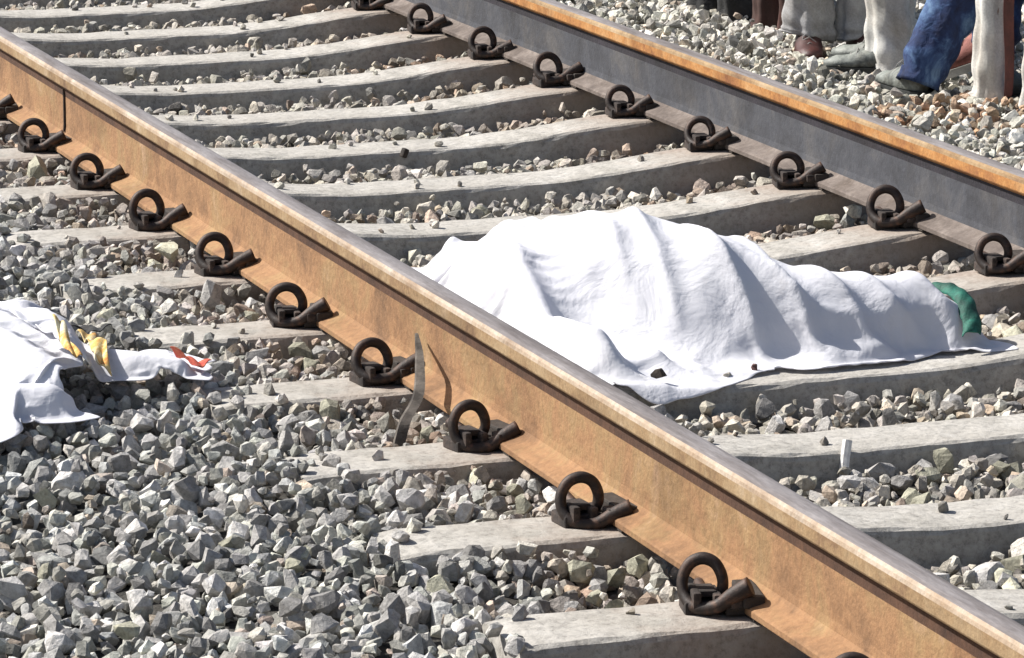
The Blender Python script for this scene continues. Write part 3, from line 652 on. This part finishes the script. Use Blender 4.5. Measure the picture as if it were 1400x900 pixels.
def shoe(parent, pos, rz, pitch, upper, sole_m, L=0.27):
    N_ = 14; rows = []; bm = bmesh.new()
    for k in range(N_+1):
        t = k/N_; xx = -0.07+L*t; w_ = 0.037*(1+0.25*math.sin(t*math.pi*1.1-0.2))*(math.sin(min(1, (t+0.06)*5)*math.pi/2))*(math.sqrt(max(0.02, 1-((t-0.8)/0.215)**2)) if t > 0.8 else 1)
        h_ = 0.085-0.050*min(1, max(0, (t-0.28)/0.45)) if t > 0.05 else 0.07
        if t > 0.85: h_ *= 1-0.45*(t-0.85)/0.15
        row = []
        for a in range(12):
            an = 2*math.pi*a/12; cz = math.sin(an); row.append(bm.verts.new((xx, w_*math.cos(an)*(0.8 if cz > 0.6 else 1), 0.028+(h_-0.005)*max(cz, 0)**0.8 if cz > 0 else 0.028+0.006*cz)))
        rows.append(row)
    for a, b in zip(rows, rows[1:]):
        for k in range(12): bm.faces.new((a[k], a[(k+1) % 12], b[(k+1) % 12], b[k]))
    bm.faces.new(rows[0]); bm.faces.new(rows[-1])
    o = link('shoe', bm_mesh('shoe', bm), upper, parent, loc=Vector(pos), smooth=True); o.rotation_euler = (0, pitch, rz)
    bm = bmesh.new(); rows = []
    for k in range(N_+1):
        t = k/N_; xx = -0.078+(L+0.014)*t; w_ = 0.042*(1+0.2*math.sin(t*math.pi*1.1-0.2))*(math.sin(min(1, (t+0.08)*5)*math.pi/2))*(math.sqrt(max(0.03, 1-((t-0.8)/0.215)**2)) if t > 0.8 else 1)
        rows.append([bm.verts.new((xx, s_*w_, z_)) for s_, z_ in ((-1, 0), (1, 0), (1, 0.024), (-1, 0.024))])
    for a, b in zip(rows, rows[1:]):
        for k in range(4): bm.faces.new((a[k], a[(k+1) % 4], b[(k+1) % 4], b[k]))
    bm.faces.new(rows[0]); bm.faces.new(rows[-1])
    link('sole', bm_mesh('sole', bm), sole_m, o)
    bm = bmesh.new(); zig = []
    for q_ in range(4):
        xx = 0.045+0.022*q_; zz = 0.106-0.014*q_; sg = 1 if q_ % 2 else -1
        zig += [Vector((xx, sg*0.020, zz-0.012)), Vector((xx+0.006, 0, zz)), Vector((xx+0.012, -sg*0.020, zz-0.016))]
    tube_bm(bm, zig, 0.0018, 6)
    link('laces', bm_mesh('laces', bm), M['post_grey'], o)
    return o
def figure(origin, label, face, ankles, knees, hips, chest, tmat, smat, shoes, trad, rings=0.003, folds=0.0, hem_tilt=0.0, hem=(0.0, 0.0), seed=1, hair=True):
    """origin on the ballast; all points world metres; face = yaw the person looks along"""
    O = Vector(origin); P_ = empty('person', origin); tag(P_, label, 'person')
    def L_(p): return Vector(p)-O
    fx, fy = math.cos(face), math.sin(face); lx, ly = -fy, fx                       # forward, left
    cx, cy, cz = chest; hc = (sum(h[0] for h in hips)/2, sum(h[1] for h in hips)/2, hips[0][2]+0.02)
    def at(f, l, z): return (cx+fx*f+lx*l, cy+fy*f+ly*l, z)
    V_ = [hc, ((hc[0]+cx)/2, (hc[1]+cy)/2, (hc[2]+cz)/2), (cx, cy, cz), at(0.01, 0, cz+0.10), at(0.03, 0, cz+0.18), at(0.045, 0, cz+0.28),
          hips[0], knees[0], ankles[0], hips[1], knees[1], ankles[1],
          at(0, 0.18, cz+0.03), at(-0.02, 0.22, cz-0.24), at(0.08, 0.22, cz-0.46), at(0, -0.18, cz+0.03), at(-0.02, -0.22, cz-0.24), at(0.08, -0.22, cz-0.46)]
    E_ = [(0, 1), (1, 2), (2, 3), (3, 4), (4, 5), (0, 6), (6, 7), (7, 8), (0, 9), (9, 10), (10, 11), (2, 12), (12, 13), (13, 14), (2, 15), (15, 16), (16, 17)]
    R_ = [(.12, .10), (.125, .095), (.13, .10), .055, .052, (.075, .09), .072, .050, .036, .072, .050, .036, .045, .036, .026, .045, .036, .026]
    for b_, sg in ((14, 1), (17, -1)):                    # palm, four fingers, thumb
        h = Vector(V_[b_]); pi = len(V_); V_.append(h+Vector((fx*0.02, fy*0.02, -0.06))); E_.append((b_, pi)); R_.append((.028, .018))
        for off_, ln in zip((-0.027, -0.009, 0.009, 0.026), (0.062, 0.078, 0.084, 0.070)):
            q0 = len(V_); k0 = h+Vector((fx*(0.03+off_), fy*(0.03+off_), -0.10)); inn = Vector((-lx*sg, -ly*sg, 0))
            V_ += [k0, k0+inn*0.012+Vector((0, 0, -ln*0.5)), k0+inn*0.030+Vector((0, 0, -ln))]; E_ += [(pi, q0), (q0, q0+1), (q0+1, q0+2)]; R_ += [.010, .009, .008]
        q0 = len(V_); V_ += [h+Vector((fx*0.055, fy*0.055, -0.065)), h+Vector((fx*0.075, fy*0.075, -0.10))]; E_ += [(pi, q0), (q0, q0+1)]; R_ += [.011, .009]
    skin_obj('body', [L_(v_) for v_ in V_], E_, R_, M['skin'], P_)
    head_c = Vector(L_(at(0.05, 0, cz+0.30)))
    for nm, mt, loc_, sc_ in (('nose', M['skin'], (0.095, 0, -0.02), (0.018, 0.014, 0.022)), ('ear', M['skin'], (0.02, 0.085, -0.01), (0.018, 0.010, 0.028)), ('ear', M['skin'], (0.02, -0.085, -0.01), (0.018, 0.010, 0.028)),
                              ('eye', M['shoe_dark'], (0.082, 0.03, 0.012), (0.009, 0.009, 0.007)), ('eye', M['shoe_dark'], (0.082, -0.03, 0.012), (0.009, 0.009, 0.007)), ('mouth', M['leather'], (0.083, 0, -0.060), (0.006, 0.022, 0.005))):
        bm = bmesh.new(); bmesh.ops.create_uvsphere(bm, u_segments=10, v_segments=6, radius=1)
        for v_ in bm.verts: v_.co = Vector((v_.co.x*sc_[0]+loc_[0], v_.co.y*sc_[1]+loc_[1], v_.co.z*sc_[2]+loc_[2]))
        o = link(nm, bm_mesh(nm, bm), mt, P_, loc=head_c, smooth=True); o.rotation_euler = (0, 0, face)
    bm = bmesh.new(); bmesh.ops.create_uvsphere(bm, u_segments=20, v_segments=12, radius=1)
    for v_ in bm.verts: v_.co = Vector((v_.co.x*0.104-0.01, v_.co.y*0.094, v_.co.z*0.108+0.025))
    bmesh.ops.delete(bm, geom=[v_ for v_ in bm.verts if v_.co.z < 0.03 and v_.co.x > -0.02], context='VERTS')
    o = link('hair', bm_mesh('hair', bm), M['hair'], P_, loc=head_c, smooth=True); o.rotation_euler = (0, 0, face)
    legs = []
    for j in (0, 1):
        h, k, a_ = Vector(hips[j]), Vector(knees[j]), Vector(ankles[j]); e_ = a_+(a_-k).normalized()*0.055+Vector((0, 0, hem[j]))
        legs.append(([L_(v_) for v_ in (h+Vector((0, 0, 0.14)), h, h.lerp(k, 0.55), k, k.lerp(a_, 0.5), k.lerp(a_, 0.9), e_)], trad))
    link('trousers', trouser_mesh('trousers', legs, seed, rings, folds, hem_tilt), tmat, P_)
    skin_obj('shirt', [L_(v_) for v_ in [(hc[0], hc[1], hc[2]+0.10), V_[1], V_[2], at(0.01, 0, cz+0.075), at(0, 0.18, cz+0.03), at(-0.015, 0.215, cz-0.15), at(0, -0.18, cz+0.03), at(-0.015, -0.215, cz-0.15)]],
             [(0, 1), (1, 2), (2, 3), (2, 4), (4, 5), (2, 6), (6, 7)], [(.15, .125), (.145, .115), (.15, .12), .07, .062, .055, .062, .055], smat, P_)
    for (pos, rz, pitch, up_m, so_m) in shoes: shoe(P_, L_(pos), rz, pitch, up_m, so_m)
    return P_
def standing(x, y, z, face, label, tmat, smat, shoe_m, sep=0.09, hem_r=0.075, folds=0.006, hem=0.0, seed=1, hem_tilt=0.012, sole=None, shoe_f=0.0):
    fx, fy = math.cos(face), math.sin(face); lx, ly = -fy, fx
    def at(f, l, h): return (x+fx*f+lx*l, y+fy*f+ly*l, z+h)
    sh = [(at(shoe_f, s_*sep, 0.0), face+s_*0.15, 0.0, shoe_m, sole or M['shoe_dark']) for s_ in (1, -1)]
    return figure((x, y, z), label, face, [at(0, sep, 0.09), at(0, -sep, 0.09)], [at(0.02, sep, 0.50), at(0.02, -sep, 0.50)], [at(0, 0.09, 0.92), at(0, -0.09, 0.92)], at(0.0, 0, 1.36)[:3],
                  tmat, smat, sh, [.11, .11, .10, hem_r+.008, hem_r, hem_r, hem_r+.004], rings=0.002, folds=folds, hem_tilt=hem_tilt, hem=(hem, hem), seed=seed)

M['grey_cotton'] = patchy('grey_white_cotton', [(0.3, (0.30, 0.30, 0.31)), (0.6, (0.48, 0.48, 0.48))], 6.0, fine=160, bstr=0.3)
M['white_cotton2'] = patchy('cream_white_cotton', [(0.3, (0.60, 0.59, 0.54)), (0.6, (0.80, 0.79, 0.75))], 6.0, fine=160, bstr=0.3)
M['maroon_brown'] = patchy('maroon_brown_cotton', [(0.3, (0.045, 0.030, 0.025)), (0.5, (0.075, 0.035, 0.028)), (0.65, (0.13, 0.040, 0.030))], 4.0, fine=160, bstr=0.3)
M['leather'] = patchy('dark_red_leather', [(0.3, (0.03, 0.009, 0.008)), (0.65, (0.085, 0.024, 0.020))], 20.0, rough=0.55, fine=120, bstr=0.3)
figure((1.935, 0.33, -0.06), 'person in faded blue jeans stepping forward, lower leg slanting over a pale shoe', math.radians(170),
       [(1.775, 0.235, 0.07), (2.025, 0.30, 0.12)], [(2.015, 0.29, 0.45), (2.045, 0.29, 0.46)], [(2.135, 0.24, 0.86), (2.135, 0.40, 0.86)], (2.13, 0.33, 1.36),
       M['jeans'], M['shirt'], [((1.75, 0.28, -0.05), math.radians(93), 0.0, M['shoe_pale'], M['shoe_dark']), ((2.005, 0.30, 0.03), math.radians(150), math.radians(20), M['shoe_red'], M['white_cotton2'])],
       [.115, .115, .095, .084, .082, .072, .063], rings=0.0032, folds=0.001, hem=(-0.035, 0.0), seed=3)
standing(1.90, 2.10, -0.05, math.radians(10), 'person in black trousers farthest left of the bystanders at the top', M['darkcloth'], M['shirt'], M['shoe_dark'], hem_r=0.07, seed=11, hem=-0.05, shoe_f=0.05)
standing(1.93, 1.66, -0.05, math.radians(5), 'person in brown maroon trousers between the black and the grey trousers', M['maroon_brown'], M['shirt'], M['shoe_dark'], hem_r=0.062, seed=12, hem=-0.05, shoe_f=0.05)
standing(1.885, 1.16, -0.06, math.radians(-102), 'person in loose grey white trousers and dark red shoes beyond the far rail', M['grey_cotton'], M['shirt'], M['leather'], sep=0.085, hem_r=0.072, hem=0.035, folds=0.008, seed=13, hem_tilt=0.02, sole=M['leather'])
standing(1.915, 0.79, -0.05, math.radians(150), 'person in loose cream white trousers directly behind the blue jeans', M['white_cotton2'], M['shirt'], M['shoe_pale'], sep=0.088, hem_r=0.064, folds=0.007, seed=14, hem=-0.03)
pf = standing(1.935, -0.03, -0.05, math.radians(20), 'person in white trousers with a maroon side stripe at the right edge', M['white_cotton2'], M['shirt'], M['shoe_dark'], sep=0.100, hem_r=0.050, folds=0.006, seed=15, hem=-0.06, shoe_f=0.05)
rows = []
for k in range(30):
    z = 0.03+k*0.028; rows.append([(-0.018+0.004*math.sin(k*0.5)+q_*0.016, 0.012+0.004*math.sin(k*0.3+q_), z) for q_ in (-1, -0.5, 0, 0.5, 1)])
cloth_object('side_stripe', np.array(rows), M['maroon'], 0.004, parent=pf)
